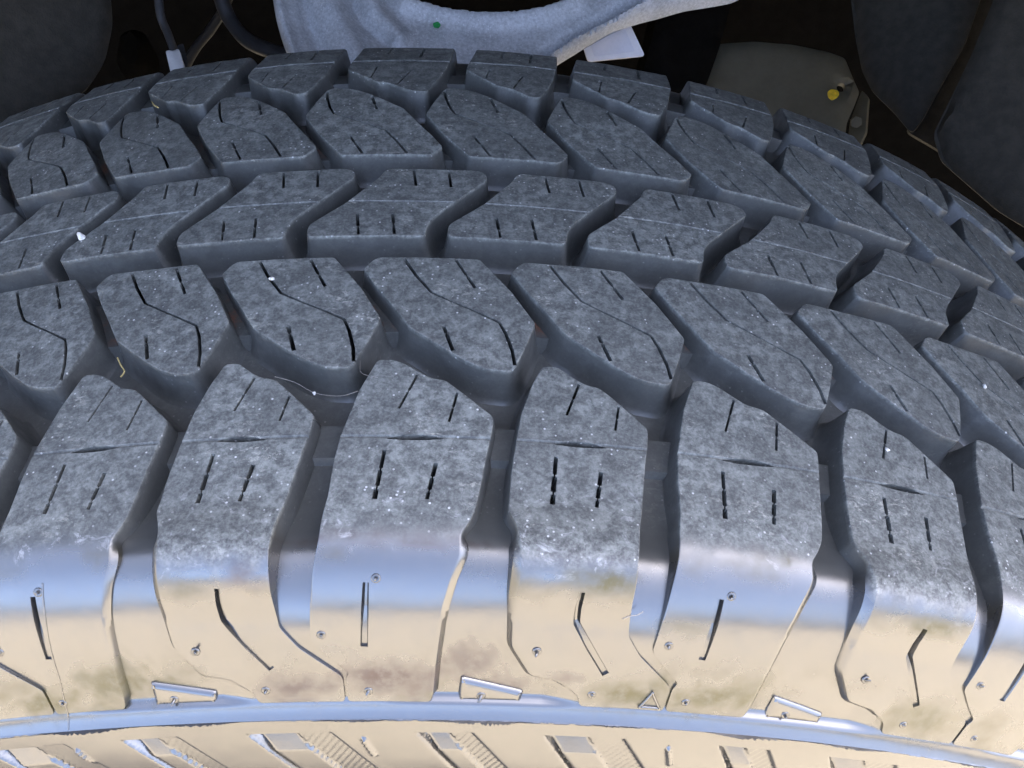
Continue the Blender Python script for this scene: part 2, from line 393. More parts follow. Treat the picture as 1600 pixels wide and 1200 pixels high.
def place_block(name, flat, ref, j, j0, flip, parent, amp=0.0, wear_end=(92.5, 99), wobble=True):
    Vf, Ff, cut = flat; a, s, h = Vf[:, 0].copy(), Vf[:, 1].copy(), Vf[:, 2].copy()
    u = (a-ref)/34.9
    if flip:                                     # the other half of the tread is the same pattern turned half round
        a = (CROT-ref) - Tf(4-j0) + Tf(j-u); s = -s
    else:
        a = ref - Tf(j0) + Tf(j+u)
    rise, slope = lug_rise(s, amp); k = np.clip((h+9.7)/9.7, 0, 1)
    wob = np.zeros(len(a))
    if wobble:                                   # rubber is never dead flat: slow undulation of a few hundredths of a millimetre
        wob = .05*np.sin(a*.31+j*1.7)*np.sin(s*.23+j)
    X = tyre_map(a, s, h + rise*k + wob*k)
    me = mesh_grid(name, X, Ff)
    smooth(me, 32)
    c = np.abs(s)
    fattr(me, 'dusty_unshaded', (1-cut)*(1-sst(c, 94, 102)))      # cuts painted darker in place of their shade
    edge = 1.2*np.sin(a*.9+j)+.8*np.sin(a*2.3+2*j)
    run = 1-sst(c+edge*.5, *wear_end)
    fattr(me, 'wear', sst(h, -1.2, -.05)*(.02+.98*run)*(1-.0*h)+(1-sst(h, -1.2, -.05))*.16*(1-cut)*(1-sst(c, 92, 99)))
    fattr(me, 'gloss', sst(c, 94, 101) if not amp else sst(c, 98, 103))
    fattr(me, 'scuff', sst(h, -.5, -.05)*sst(c, 82, 92)*(1-sst(c, wear_end[1]-1, wear_end[1]+3)))
    fattr(me, 'dust_and_reflection', (sst(c, 101.5, 103)*(1-sst(c, 106, 110)) if amp else .8*sst(c, 96.5, 98.5)*(1-sst(c, 101, 104)))+sst(c, 117, 128))
    ol, br = painted_reflections(a, s) if not flip else (0*a, 0*a)
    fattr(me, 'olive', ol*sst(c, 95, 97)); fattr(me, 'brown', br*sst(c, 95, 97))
    # exact normals for the top faces so that the shoulder reflects smoothly
    cn = np.zeros(len(me.loops)*3, np.float32); me.corner_normals.foreach_get('vector', cn); cn = cn.reshape(-1, 3)
    li = Ff.ravel(); topv = (h > -.01); tf = topv[Ff].all(1); tl = np.repeat(tf, 3)
    slope = slope + np.where(s < 0, (inner_shape(np.abs(s)+.05)-inner_shape(np.abs(s)-.05))/.1, 0.0)
    N = tyre_normal(a, s, np.arctan(slope))
    cn[tl] = N[li[tl]]
    me.normals_split_custom_set([tuple(x) for x in cn])
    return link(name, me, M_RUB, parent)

# ------------------------------------------------------------------ tread pattern, traced on the chart
CROT = -31.4
ROW1A = [(-18.2, 55), (-15.1, 55), (-12.6, 55.9), (-6.6, 60.0), (-3.2, 60.6), (7.1, 70), (6.5, 74.6), (5.6, 79.7), (4.5, 87.2), (3.6, 92.2), (2.6, 94.5), (1.0, 97), (1.2, 101), (-.6, 106),
         (-1.8, 111), (-2.5, 115), (-3.4, 124), (-4.0, 133.8), (-22.08, 133.8), (-22.04, 127.8), (-21.2, 126.3), (-25.2, 122.7), (-28.6, 119.0), (-28.1, 113), (-27.2, 104.6), (-26.3, 99), (-25.8, 93.2), (-25.2, 89.5), (-24.9, 81.5), (-24.2, 75.3), (-23.1, 70.5), (-21.5, 63.7)]
ROW1B = [(17.7, 55.2), (20.8, 55.2), (24.9, 58.4), (26.9, 59.6), (30.0, 60.2), (32.3, 62.4), (39.8, 70.2), (39.2, 75), (38.5, 78.3), (37.5, 84.5), (36.6, 90.5), (35.6, 95), (35.0, 100), (34.9, 108),
         (35.5, 115.5), (38.9, 120.2), (43.2, 123.9), (47.24, 127.4), (47.3, 133.8), (28.4, 133.8), (27.6, 131.2), (23.2, 127.6), (16.9, 126.2), (12.5, 119.4), (11.9, 108.4), (12.3, 101), (12.1, 97), (11.3, 94.4), (10.1, 92), (10.7, 83.7), (11.7, 75.9), (12.9, 68.5), (15.3, 60.6)]
ROW2 = [(-22.0, 23.0), (-24.0, 26.2), (-20.8, 31.8), (-16.4, 38.2), (-12.0, 45.2), (-5.7, 50.2), (-1.6, 53.3), (2.2, 55.7), (5.7, 57.1), (10.3, 57.5), (11.6, 56.2), (13.9, 50.0), (15.2, 46.0), (16.3, 42.5), (11.1, 32.9), (3.4, 21.8), (-20.5, 21.9)]
ROW3 = [(13.2, -14.9), (37.0, -15.1), (39.6, -13.9), (40.0, -11.1), (33.3, -2.5), (27.8, 4.4), (25.8, 7.6), (25.1, 10.9), (24.8, 13.9), (-4.4, 13.9), (-4.5, 9.2), (3.9, .4), (11.4, -10.4)]
def dashed(p, q, w_, d, parts=((0, .38), (.42, .74), (.80, 1.0))):
    p, q = np.array(p, float), np.array(q, float); o = []
    for i, (t0, t1) in enumerate(parts):
        ww = w_*(.85+.3*random.random()); o.append((stroke([p+(q-p)*t0, p+(q-p)*t1], ww), d))
    o.append((stroke([p+(q-p)*.02, p+(q-p)*.98], w_*.38), d*.8))
    return o
def slot(P, w_, d):
    w_ = np.asarray(w_, float); return [(stroke(P, w_), d, stroke(P, w_*.34))]
def sipe(P, w_, d): return [(stroke(P, w_), d)]
CA = (dashed((-9.3, 59.2), (-12.7, 68.4), .62, 6, ((0, .48), (.52, 1),)) + dashed((-.7, 63.8), (-2.2, 71.6), .62, 6, ((0, .5), (.55, 1)))
      + sipe([(-14.6, 75.9), (-11.5, 75.75), (-9, 75.7), (-6.2, 75.7), (-3.2, 75.75)], [.45, 1.3, 1.45, 1.3, .45], 7)
      + slot([(-30, 75.6), (12, 75.5)], .95, .42)
      + dashed((-14.9, 78.8), (-16.0, 90.2), .95, 5) + dashed((-4.4, 81.8), (-5.8, 90.1), .85, 5)
      + slot([(-16.9, 106.4), (-17.2, 112), (-17.7, 120)], [1.2, 1.5, 1.5], 1.1))
CB = (dashed((25.5, 59.7), (22.4, 68.4), .62, 6, ((0, .48), (.52, 1))) + dashed((33.8, 65.0), (32.6, 71.4), .62, 6, ((0, .5), (.55, 1)))
      + sipe([(19.6, 75.8), (22.5, 75.7), (25, 75.7), (27.6, 75.75), (30.4, 75.9)], [.45, 1.3, 1.45, 1.3, .45], 7)
      + slot([(6, 75.6), (46, 75.5)], .95, .42)
      + dashed((19.8, 79.0), (18.7, 90.3), .95, 5) + dashed((28.9, 82.0), (27.5, 90.3), .85, 5)
      + slot([(24.7, 106.6), (24.4, 110), (24.6, 113.4), (28.2, 119), (32.6, 125.2)], [1.1, 1.3, 1.4, 1.6, 1.5], 1.1))
C2 = (sipe([(-14.6, 22.5), (-11.4, 28.4), (-7.6, 34.0), (-2.6, 37.0), (2.3, 39.7), (8.1, 43.0), (9.6, 46.5), (11.0, 51.6), (11.5, 55.6)], [.8, .82, .72, .5, .52, .72, .85, .85, .85], 6)
      + dashed((-2.3, 22.5), (2.5, 32.1), .8, 6, ((0, .55), (.6, 1))) + dashed((-4.4, 44.7), (-2.0, 52.2), .85, 6, ((0, .3), (.34, 1))))
C3 = (sipe([(20.5, -14.3), (21.5, -7.0)], .75, 6) + sipe([(29.7, -14.3), (30.6, -6.8)], .75, 6) + dashed((7.4, 5.2), (8.5, 13.3), .78, 6, ((0, .6), (.66, 1))) + dashed((16.3, 4.9), (17.4, 13.3), .78, 6, ((0, .5), (.56, 1)))
      + slot([(-10, -.2), (45, -.2)], .7, .2))
F1A = flat_block(ROW1A, CA, 1.0, 2.2, soft=lambda A: sst(A[:, 0], -13, -10)); F1B = flat_block(ROW1B, CB, 1.0, 2.2, soft=lambda A: 1-sst(A[:, 0], 24, 28))
F2 = flat_block(ROW2, C2, .8, 2.6); F3 = flat_block(ROW3, C3, 1.6, 2.6)

# ------------------------------------------------------------------ the tyre
tyre = empty('tyre', (0, 0, HUB))
tag(tyre, 'large black off-road tyre with dusty blocky tread and glossy shoulder, filling the picture', 'tyre')
def floor_depth(a, s):
    c = np.abs(s)
    d = np.interp(c, [0, 26.0, 27.2, 42.2, 43.4, 68.6, 69.6, 77.6, 78.4, 240], [9.1, 9.1, 5.0, 5.0, 9.1, 9.1, 4.6, 4.6, 6.4, 6.4])
    u = Ti(a+9.0)
    uu = u
    wAB = np.clip(.5+1.6*np.cos(PI*(uu-2.43)), 0, 1)
    t = wAB*(1-sst(c, 80, 106))+(1-wAB)*(1-sst(c, 82, 119)); e = .5+1.0*wAB
    d = np.where(c > 79, e+(d-e)*t, d)
    return d*(1-sst(c, 132.6, 134.4))
def grid(ai, si):
    A, S_ = np.meshgrid(ai, si, indexing='ij'); n, k_ = A.shape
    I = np.arange(n*k_).reshape(n, k_)
    F = np.stack([I[:-1, :-1], I[:-1, 1:], I[1:, 1:], I[1:, :-1]], -1).reshape(-1, 4)
    return A.ravel(), S_.ravel(), F
FA0, FA1 = -135.0, 215.0
def fine_h(a, s):
    """decoration of the outer sidewall below the shoulder step: serrated pockets and little dashes"""
    h = np.zeros(len(a)); Q0 = np.stack([a, s], 1)
    for j in range(-8, 14):
        if j % 2: continue
        o = float(Tf(j)); 
        if o < FA0-60 or o > FA1+60: continue
        for kind, x, wd in (('n', -7.6, 13.0), ('w', 21.0, 19.0)):
            poly = np.array([(o+x, 141.3), (o+x+wd, 141.2), (o+x+wd+14.5, 160), (o+x+13.5, 160)])
            sel = (a > o+x-3) & (a < o+x+wd+17) & (s > 138)
            Q = Q0[sel]
            if not len(Q): continue
            d = seg_dist(poly, Q); ins = inside(poly, Q); sd = np.where(ins, d, -d)
            xl = Q[:, 0]-(o+x)-(Q[:, 1]-141.3)*.74; split = wd*.52
            left = sst(xl, split+.25, split-.25)
            # left: a facet sunk at its upper edge that climbs outward; right: a shallow field of fine serrations
            hl = -1.9*sst(sd, -.05, .9)+np.clip((Q[:, 1]-142.4)/4.6, 0, 1)*1.75*sst(sd, .5, 1.3)
            rib = .11*np.cos(2*PI*(Q[:, 0]*.80+Q[:, 1]*.60)/1.45)*sst(sd, .5, .9)
            hr = -.85*sst(sd, -.05, .7)+rib
            h[sel] += hl*left+hr*(1-left)
        for x in (-18.9,):
            P = np.array([(o+x, 143.4), (o+x+1.9, 148.2)]); sel = (np.abs(a-o-x) < 5) & (s > 140) & (s < 152)
            d = seg_dist(P, Q0[sel], False); h[sel] += .7*(1-sst(d, .35, .75))
    # thin ragged flash along the mould edge
    rag = .5+.5*np.sin(a*1.9)*np.sin(a*.83+1)+.25*np.sin(a*7.3)
    h += np.clip(rag, 0, 1)*.15*np.exp(-((s-137.6)/.16)**2)*sst(np.sin(a*.045+1.2), -.75, .3)
    return h
a_f = np.concatenate([np.arange(-1225.2, FA0, 7.0), np.arange(FA0, FA1, 2.0), np.arange(FA1, 1225.3, 7.0)]); a_f[-1] = -1225.221+2*PI*R0+1.5*0
a_f = np.append(a_f[a_f < 1218], 2*PI*R0-1225.2)
s_core = np.unique(np.concatenate([np.arange(-135, -96, 1.5), np.arange(-96, 97, 2.0), [26.0, 26.6, 27.2, 42.2, 42.8, 43.4, 68.6, 69.1, 69.6, 77.6, 78.4, -26, -27.2, -42.2, -43.4, -68.6, -69.6]]))
s_core = s_core[s_core <= 95.01]; s_core[-1] = 96.0
parts = []
A, S_, F = grid(a_f, s_core); parts.append((A, S_, -floor_depth(A, S_), F))
A, S_, F = grid(a_f, np.concatenate([np.arange(-232, -137, 6.0), [-137.6, -137.5, -136, -135]])); parts.append((A, S_, -floor_depth(A, S_), F))
s_fine = np.concatenate([np.arange(96, 136.9, .42), np.arange(137.0, 138.3, .12), np.arange(138.5, 158.1, .34)]); s_fine[-1] = 158
A, S_, F = grid(np.arange(FA0, FA1+.01, .42)[:int((FA1-FA0)/.42)+1], s_fine); parts.append((A, S_, -floor_depth(A, S_)+fine_h(A, S_), F))
aL, aR = a_f[a_f <= FA0+.01], a_f[a_f >= FA1-.01]
s_co = np.concatenate([np.arange(96, 137, 2.0), [137.5, 137.6], np.arange(140, 159, 3.0)])
s_co[-1] = 158
for ax in (aL, np.concatenate([[FA1-.4], aR])):
    A, S_, F = grid(ax, s_co); parts.append((A, S_, -floor_depth(A, S_), F))
A, S_, F = grid(a_f, np.append(np.arange(158, 232, 5.0), 232)); parts.append((A, S_, 0*A, F))
o = 0; AA, SA, HA, FA = [], [], [], []
for A, S_, H_, F in parts:
    AA.append(A); SA.append(S_); HA.append(H_); FA.append(F+o); o += len(A)
AA, SA, HA, FA = (np.concatenate(x) for x in (AA, SA, HA, FA))
me = mesh_grid('tyre_body', tyre_map(AA, SA, HA), FA); smooth(me, 40)
fattr(me, 'wear', .20*(1-sst(SA, 80, 100))); fattr(me, 'gloss', sst(SA, 90, 113)); fattr(me, 'dusty_unshaded', 1-sst(SA, 90, 113)); ol, br = painted_reflections(AA, SA); fattr(me, 'olive', ol*sst(SA, 95, 97)); fattr(me, 'brown', br*sst(SA, 95, 97)); fattr(me, 'rust', sst(np.abs(SA), 28.5, 31)*(1-sst(np.abs(SA), 39, 42.4))); fattr(me, 'scuff', 0*AA); fattr(me, 'dust_and_reflection', sst(SA, 116, 128)*(1-sst(SA, 131, 134)))
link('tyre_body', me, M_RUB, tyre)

AV0, AV1 = -600, 690
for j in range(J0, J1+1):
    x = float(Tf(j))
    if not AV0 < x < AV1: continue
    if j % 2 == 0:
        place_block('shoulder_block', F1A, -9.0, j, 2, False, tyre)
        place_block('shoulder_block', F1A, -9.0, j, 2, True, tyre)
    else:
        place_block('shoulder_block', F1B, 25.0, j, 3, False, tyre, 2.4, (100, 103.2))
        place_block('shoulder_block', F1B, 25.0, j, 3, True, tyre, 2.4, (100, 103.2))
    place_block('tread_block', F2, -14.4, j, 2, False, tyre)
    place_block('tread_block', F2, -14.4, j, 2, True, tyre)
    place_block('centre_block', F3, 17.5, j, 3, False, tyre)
bpy.context.view_layer.update()

# ------------------------------------------------------------------ small pieces moulded on the tyre
def moulded(name, outline, h0, h1, bevel, r=.4, step=1.6, mat=None):
    A = round_poly(outline, r, .6, 3); V, F = [], []; prev = None
    for d, h in ((.05, h0), (.0, h1-bevel*.9), (-bevel*.35, h1-bevel*.3), (-bevel, h1)):
        B = offset(A, d); o = len(V); n = len(B)
        if h == h1: top = B; break
        V += [(p[0], p[1], h) for p in B]
        if prev is not None: F += [(prev+i, prev+(i+1) % n, o+(i+1) % n, o+i) for i in range(n)]
        prev = o
    P, tri, rm = cap(top, step); o = len(V); n = len(A)
    V += [(p[0], p[1], h1) for p in P]
    F += [(prev+i, prev+(i+1) % n, o+rm[(i+1) % n], o+rm[i]) for i in range(n)]+[tuple(o+i for i in t) for t in tri]
    V = np.array(V); me = mesh_np(name, tyre_map(V[:, 0], V[:, 1], V[:, 2]), [f[::-1] for f in F]); smooth(me, 50)
    fattr(me, 'wear', np.zeros(len(V))); fattr(me, 'gloss', np.ones(len(V))); fattr(me, 'scuff', np.zeros(len(V))); fattr(me, 'dust_and_reflection', np.zeros(len(V)))
    return link(name, me, mat or M_RUB, tyre)
def nub(a, s, h, ln, lean):
    """vent nub: a low ring of rubber with a clipped whisker standing in it"""
    c = tyre_map(a, s, h); n = tyre_normal(np.array(a), np.array(s)); n = n/np.linalg.norm(n)
    tx = np.array([math.cos(a/R0), 0, -math.sin(a/R0)]); ty = np.cross(n, tx)
    prof = [(.95, -.1), (.9, .10), (.70, .20), (.48, .12), (.36, .12), (.33, .2), (.30, ln*.6), (.26, ln), (.0, ln+.12)]
    V, F = [], []; k_ = 10
    for i, (r, z) in enumerate(prof):
        for q in range(k_):
            t = 2*PI*q/k_; sh = lean*max(0, z-.2)
            V.append(c+(tx*(r*math.cos(t)+sh*.7)+ty*(r*math.sin(t)+sh)+n*z)/1000)
    for i in range(len(prof)-1):
        for q in range(k_): F.append((i*k_+q, i*k_+(q+1) % k_, (i+1)*k_+(q+1) % k_, (i+1)*k_+q))
    me = mesh_np('vent_nub', V, F); smooth(me, 50); z = np.zeros(len(V))
    fattr(me, 'wear', z); fattr(me, 'gloss', z+.7); fattr(me, 'scuff', z); fattr(me, 'dust_and_reflection', z)
    return link('vent_nub', me, M_RUB, tyre)
rn = random.Random(11)
for j in range(-2, 10, 2):
    o = float(Tf(j))-9.0
    for da, s_, h_, ln in ((-16.8, 117.3, 0, .7), (-30, 130.6, 0, .5), (-8.8, 131.1, 0, .5), (-5.6, 105.6, 0, .6), (15.3, 132.6, -.6, 1.0)):
        nub(o+da+rn.uniform(-.5, .5), s_, h_, ln*rn.uniform(.7, 1.4), rn.uniform(-.9, .9))
    o = float(Tf(j+1))-10.0
    for da, s_, h_, ln in ((-7.7, 120.3, .15, .9), (-1.0, 103.7, 1.45, .35)):
        nub(o+da+rn.uniform(-.4, .4), s_, h_, ln*rn.uniform(.7, 1.3), rn.uniform(-.9, .9))
    o = float(Tf(j))-9.0+10.9
    moulded('raised_bar', [(o+.2, 128.2), (o+14.0, 131.5), (o+13.9, 134.4), (o-.3, 134.4)], -1.9, -.6, 1.1)
o = float(Tf(4))
tri0 = np.array([(o-26.3, 128.6), (o-23.3, 133.2), (o-28.6, 133.2)])
for i in range(3):                                  # little raised triangle mark: three mitred bars
    p, q = tri0[i], tri0[(i+1) % 3]; cc = tri0.mean(0)
    moulded('triangle_mark', [p, q, q+(cc-q)*.38, p+(cc-p)*.38], -.1, .45, .25, .1, 1.0)
# seam of the mould segments, a hair-thin raised line
P = [(-79.6, 104), (-80.2, 110), (-81.5, 118), (-82.2, 125), (-83.4, 131), (-84.4, 137.2)]
moulded('mould_seam', stroke(P, .28), -.1, .16, .08, .05, 2.0)
# ragged flash of rubber where the mould halves met, along the edge of the shoulder step
V, F = [], []; aa = np.arange(FA0, FA1, .33)
for i, a in enumerate(aa):
    rag = max(0.0, .45*math.sin(a*.21)+.35*math.sin(a*.083+1.3)+.25)*(.35+.9*rn.random())
    lo = tyre_map(a, 137.42, -.02); hi = tyre_map(a, 137.52+.25*rag, .05+.75*rag); lo2 = tyre_map(a, 137.66, -.02)
    V += [lo, hi, lo2]
for i in range(len(aa)-1):
    for q in range(2): F.append((i*3+q, i*3+q+1, i*3+q+4, i*3+q+3))
me = mesh_np('mould_flash', V, F); z = np.zeros(len(V))
for k_ in ('wear', 'gloss', 'scuff', 'dust_and_reflection', 'dusty_unshaded'): fattr(me, k_, z+(.4 if k_ == 'gloss' else 0))
link('mould_flash', me, M_RUB, tyre)
# wheel inside the tyre
bm = bmesh.new(); prof = [(-.105, .232), (-.108, .226), (-.095, .222), (-.06, .205), (-.045, .19), (-.05, .10), (-.055, .03), (-.055, .002)]
for i, (y, r) in enumerate(prof):
    for q in range(64): bm.verts.new((r*math.sin(2*PI*q/64), y, r*math.cos(2*PI*q/64)))
bm.verts.ensure_lookup_table()
for i in range(len(prof)-1):
    for q in range(64): bm.faces.new([bm.verts[t] for t in (i*64+q, i*64+(q+1) % 64, (i+1)*64+(q+1) % 64, (i+1)*64+q)])
me = bpy.data.meshes.new('wheel_disc'); bm.to_mesh(me); bm.free(); smooth(me); link('wheel_disc', me, M_STEEL, tyre)

# ------------------------------------------------------------------ things inside the wheel arch
def plane_hit(px, Q, n):
    px = np.asarray(px, float); d = ((px[:, :1]-800)/FOC)*RX + ((px[:, 1:2]-600)/FOC)*DN + FW
    t = ((Q-CAM_POS)@n)/(d@n); return CAM_POS+t[:, None]*d
def slab(name, outline, Q, n, thick, mat, parent=None, hfun=None, holes=(), step=14, r=6, edge=(8, .002), seg=9):
    """a real plate: its outline lies in the plane through Q with normal n; thick metres deep, rounded front edge, relief hfun"""
    n = np.array(n, float); n /= np.linalg.norm(n)
    A = round_poly(outline, r, seg, 4); H = [round_poly(h, r, seg, 4) for h in holes]
    P, tri, rm = cap(A, step, .2, H)
    X = plane_hit(P, Q, n)
    dist = seg_dist(A, P)
    for h in H: dist = np.minimum(dist, seg_dist(h, P))
    rel = -edge[1]*(1-np.sqrt(np.clip(1-(1-np.clip(dist/edge[0], 0, 1))**2, 0, 1)))
    if hfun is not None: rel = rel + hfun(P)
    X = X + rel[:, None]*n
    V = [tuple(x) for x in X]; F = [tuple(t) for t in tri]
    o = 0
    for ring in [A]+H:
        m_ = len(ring); ids = rm[o:o+m_]; o += m_
        base = len(V); bk = X[ids]-n*thick
        V += [tuple(x) for x in bk]
        F += [(ids[(i+1) % m_], ids[i], base+i, base+(i+1) % m_) for i in range(m_)]
    # flat back
    b0 = len(V); V += [tuple(x) for x in (plane_hit(P, Q, n)-n*thick)]; F += [tuple(b0+i for i in t[::-1]) for t in tri]
    me = mesh_np(name, V, F)
    bm = bmesh.new(); bm.from_mesh(me); bmesh.ops.remove_doubles(bm, verts=bm.verts, dist=1e-6); bmesh.ops.recalc_face_normals(bm, faces=bm.faces); bm.to_mesh(me); bm.free()
    smooth(me, 40); return link(name, me, mat, parent)
def tube(name, P, rad, mat, parent=None, k_=8, sub=6):
    P = [Vector(p) for p in P]; C_ = []
    for i in range(len(P)-1):                       # Catmull-Rom through the points
        p0, p1, p2, p3 = P[max(i-1, 0)], P[i], P[i+1], P[min(i+2, len(P)-1)]
        for t in np.linspace(0, 1, sub, endpoint=False):
            C_.append(.5*((2*p1)+(p2-p0)*t+(2*p0-5*p1+4*p2-p3)*t*t+(3*p1-p0-3*p2+p3)*t**3))
    C_.append(P[-1]); V, F = [], []; up = Vector((.3, .5, .8))
    for i, c in enumerate(C_):
        t = (C_[min(i+1, len(C_)-1)]-C_[max(i-1, 0)]).normalized(); u = t.cross(up).normalized(); v = t.cross(u)
        rr = rad if not callable(rad) else rad(i/(len(C_)-1))
        for q in range(k_): V.append(c+(u*math.cos(2*PI*q/k_)+v*math.sin(2*PI*q/k_))*rr)
    for i in range(len(C_)-1):
        for q in range(k_): F.append((i*k_+q, i*k_+(q+1) % k_, (i+1)*k_+(q+1) % k_, (i+1)*k_+q))
    F += [tuple(range(k_))[::-1], tuple((len(C_)-1)*k_+q for q in range(k_))]
    me = mesh_np(name, V, F); smooth(me, 60); return link(name, me, mat, parent)
def ridge(P, pts, wd, amp):
    """smooth ridge of height amp along a polyline (pixel units of the outline plane)"""
    d = seg_dist(np.array(pts, float), P, False); return amp*np.exp(-(d/wd)**2)

arm = empty('suspension_arm', tuple(at(765, 50, .205)))
tag(arm, 'grainy silver cast metal suspension arm with round opening behind top of tyre', 'suspension arm')
def child(o, parent):
    o.parent = parent; o.matrix_parent_inverse = Matrix.Translation(-Vector(parent.location)); return o
def arm_h(P):
    x, y = P[:, 0], P[:, 1]
    h = ridge(P, [(560, -60), (585, 20), (625, 62)], 15, .0042)+ridge(P, [(500, -60), (520, 20), (560, 90)], 20, .0048)+ridge(P, [(430, -60), (437, 10), (462, 90)], 8, .0035)
    h += -ridge(P, [(462, -40), (480, 30), (505, 90)], 11, .0045)-ridge(P, [(535, -40), (560, 30), (600, 62)], 10, .003)
    h += ridge(P, [(860, 92), (900, 66), (960, 36), (1020, 2), (1080, -30)], 6, .0045)-ridge(P, [(850, 86), (890, 58), (950, 26), (1010, -8)], 8, .004)
    h += .004*sst(seg_dist(np.array([(640., 0), (690, 14), (770, 23), (850, 14), (900, -2)]), P, False), 34, 4)
    h -= .006*sst((x-930)*.5+(y-60), -8, 30)*(x > 850)
    return h
OUT = [(420, -120), (421, -40), (426, 0), (431, 30), (440, 58), (452, 84), (475, 115), (520, 150), (600, 172), (720, 175), (800, 150), (845, 108), (872, 88), (908, 66), (955, 40), (1012, 15), (1078, -8), (1160, -30), (1235, -70), (1240, -130), (1100, -220), (765, -300), (520, -240)]
HOLE = [(570, -90), (592, -45), (640, 0), (690, 15), (730, 21), (770, 23), (810, 21), (850, 14), (900, -4), (945, -60), (925, -150), (760, -200), (610, -150)]
child(slab('arm_casting', OUT, at(765, 50, .205), (0, -.45, .89), .007, M_CAST, None, arm_h, [HOLE], step=4.2, r=10, edge=(9, .0028), seg=4), arm)
child(slab('paint_dab', [(676, 36), (684, 33), (689, 38), (685, 43), (678, 42)], at(682, 38, .2012), (0, -.45, .89), .0006, M_GRN, None, None, (), 3, 2, (2, .0001), 2), arm)
# white label card tucked behind the arm
lab = empty('label_card', tuple(at(960, 75, .235)))
tag(lab, 'small white label card tucked under the edge of the silver suspension arm', 'label')
LQ, LN = at(960, 75, .232), (.05, -.7, .7)
child(slab('card', [(905, 52), (919, 96), (1008, 87), (985, 38), (940, 36)], LQ, LN, .0012, M_WHITE, None, None, (), 14, 5, (2, .0002), 6), lab)
child(slab('print_panel', [(917, 56), (929, 88), (992, 80), (977, 46)], LQ+np.array([.05, -.7, .7])*.0004, LN, .0003, M_LAV, None, None, (), 14, 2, (2, .0001), 6), lab)
# wire with its plug
wire = empty('sensor_wire', tuple(at(262, 60, .16)))
tag(wire, 'thin dark wire ending in a grey plug left of the suspension arm', 'wire')
child(tube('cable', [at(240, -60, .17), at(247, -10, .165), at(251, 25, .16), at(262, 52, .16), at(271, 76, .16)], .0017, M_WIRE), wire)
child(slab('plug', [(258, 78), (279, 75), (288, 105), (266, 112)], at(272, 90, .158), (.1, -.6, .8), .008, M_CONN, None, None, (), 8, 3, (3, .0008), 4), wire)
child(slab('plug_clip', [(277, 70), (287, 66), (295, 96), (291, 108), (282, 106)], at(286, 88, .163), (.5, -.5, .7), .006, M_WIRE, None, None, (), 8, 3, (3, .0008), 4), wire)
hose = tag(tube('brake_hose', [at(335, -50, .24), at(347, 2, .235), at(362, 35, .23), at(388, 64, .22), at(430, 82, .21), at(470, 95, .2)], .0036, M_WIRE), 'black rubber hose running down behind the silver suspension arm', 'hose')
hose2 = tag(tube('brake_pipe', [at(366, -40, .28), at(352, 8, .28), at(330, 45, .28), at(300, 84, .275), at(280, 130, .27)], .0026, M_WIRE), 'thin dark pipe crossing behind the black hose in the wheel arch', 'pipe')
# frame bracket with a hole and a dab of yellow paint
fr = empty('frame_bracket', tuple(at(1240, 130, .30)))
tag(fr, 'dull olive metal bracket with a round hole and a yellow paint dab', 'bracket')
FQ, FN = at(1240, 130, .30), (-.12, -.62, .78)
circ = lambda cx, cy, rx, ry, k_=14: [(cx+rx*math.cos(2*PI*i/k_), cy+ry*math.sin(2*PI*i/k_)) for i in range(k_)]
child(slab('bracket_plate', [(1120, 66), (1180, 62), (1240, 67), (1295, 78), (1322, 88), (1335, 120), (1345, 142), (1336, 165), (1325, 190), (1318, 260), (1100, 260), (1096, 140)], FQ, FN, .004, M_FRAME, None, None,
           [circ(1316, 134, 7, 7)], 14, 5, (6, .0025), 5), fr)
child(slab('paint_dab', [(1293, 143), (1299, 139), (1309, 141), (1312, 147), (1308, 153), (1300, 157), (1294, 152)], FQ+np.array(FN)*.0005, FN, .0004, M_YEL, None, None, (), 4, 3, (2, .0001), 3), fr)
child(slab('bracket_flange', [(1346, 140), (1356, 150), (1352, 205), (1338, 235), (1322, 235), (1327, 190)], at(1340, 180, .315), (-.6, -.5, .6), .004, M_FRAME, None, None, (), 14, 4, (4, .001), 6), fr)
child(tube('bolt', [at(1337, 190, .30), at(1338, 191, .292)], .0035, M_FRAME, None, 6, 2), fr)
# black plastic lining and structure of the wheel arch
lin = empty('wheel_arch', (0, .2, HUB))
tag(lin, 'black plastic wheel arch lining around the tyre, dim and matte', 'wheel arch')
child(slab('right_panel', [(1322, -60), (1540, -60), (1531, 0), (1508, 70), (1470, 140), (1442, 192), (1426, 212), (1398, 178), (1362, 142), (1346, 110), (1336, 60)], at(1430, 90, .20), (-.55, -.55, .62), .0015, M_LINER, lin if False else None,
           lambda P: .006*np.sin((P[:, 0]-1330)/220*PI), (), 16, 8, (10, .0025), 12), lin)
child(slab('fender_panel', [(1572, -60), (1552, 0), (1520, 80), (1482, 160), (1458, 208), (1470, 250), (1560, 330), (1640, 380), (1900, 420), (1950, -60)], at(1580, 150, .15), (-.45, -.62, .62), .0015, M_LINER, None,
           lambda P: .008*np.sin((P[:, 0]-1450)/300), (), 18, 10, (12, .003), 14), lin)
child(slab('fold_strip', [(1512, -60), (1584, -60), (1480, 240), (1420, 205)], at(1500, 90, .215), (-.2, -.7, .6), .004, M_LINER, None, None, (), 18, 8, (6, .002), 14), lin)
child(slab('left_panel', [(-320, -80), (150, -80), (168, -10), (172, 50), (160, 105), (130, 150), (80, 182), (20, 215), (-60, 260), (-320, 380)], at(60, 80, .16), (.45, -.62, .62), .0015, M_LINER, None,
           lambda P: .012*np.sin((P[:, 0]+300)/330), (), 18, 14, (12, .003), 14), lin)
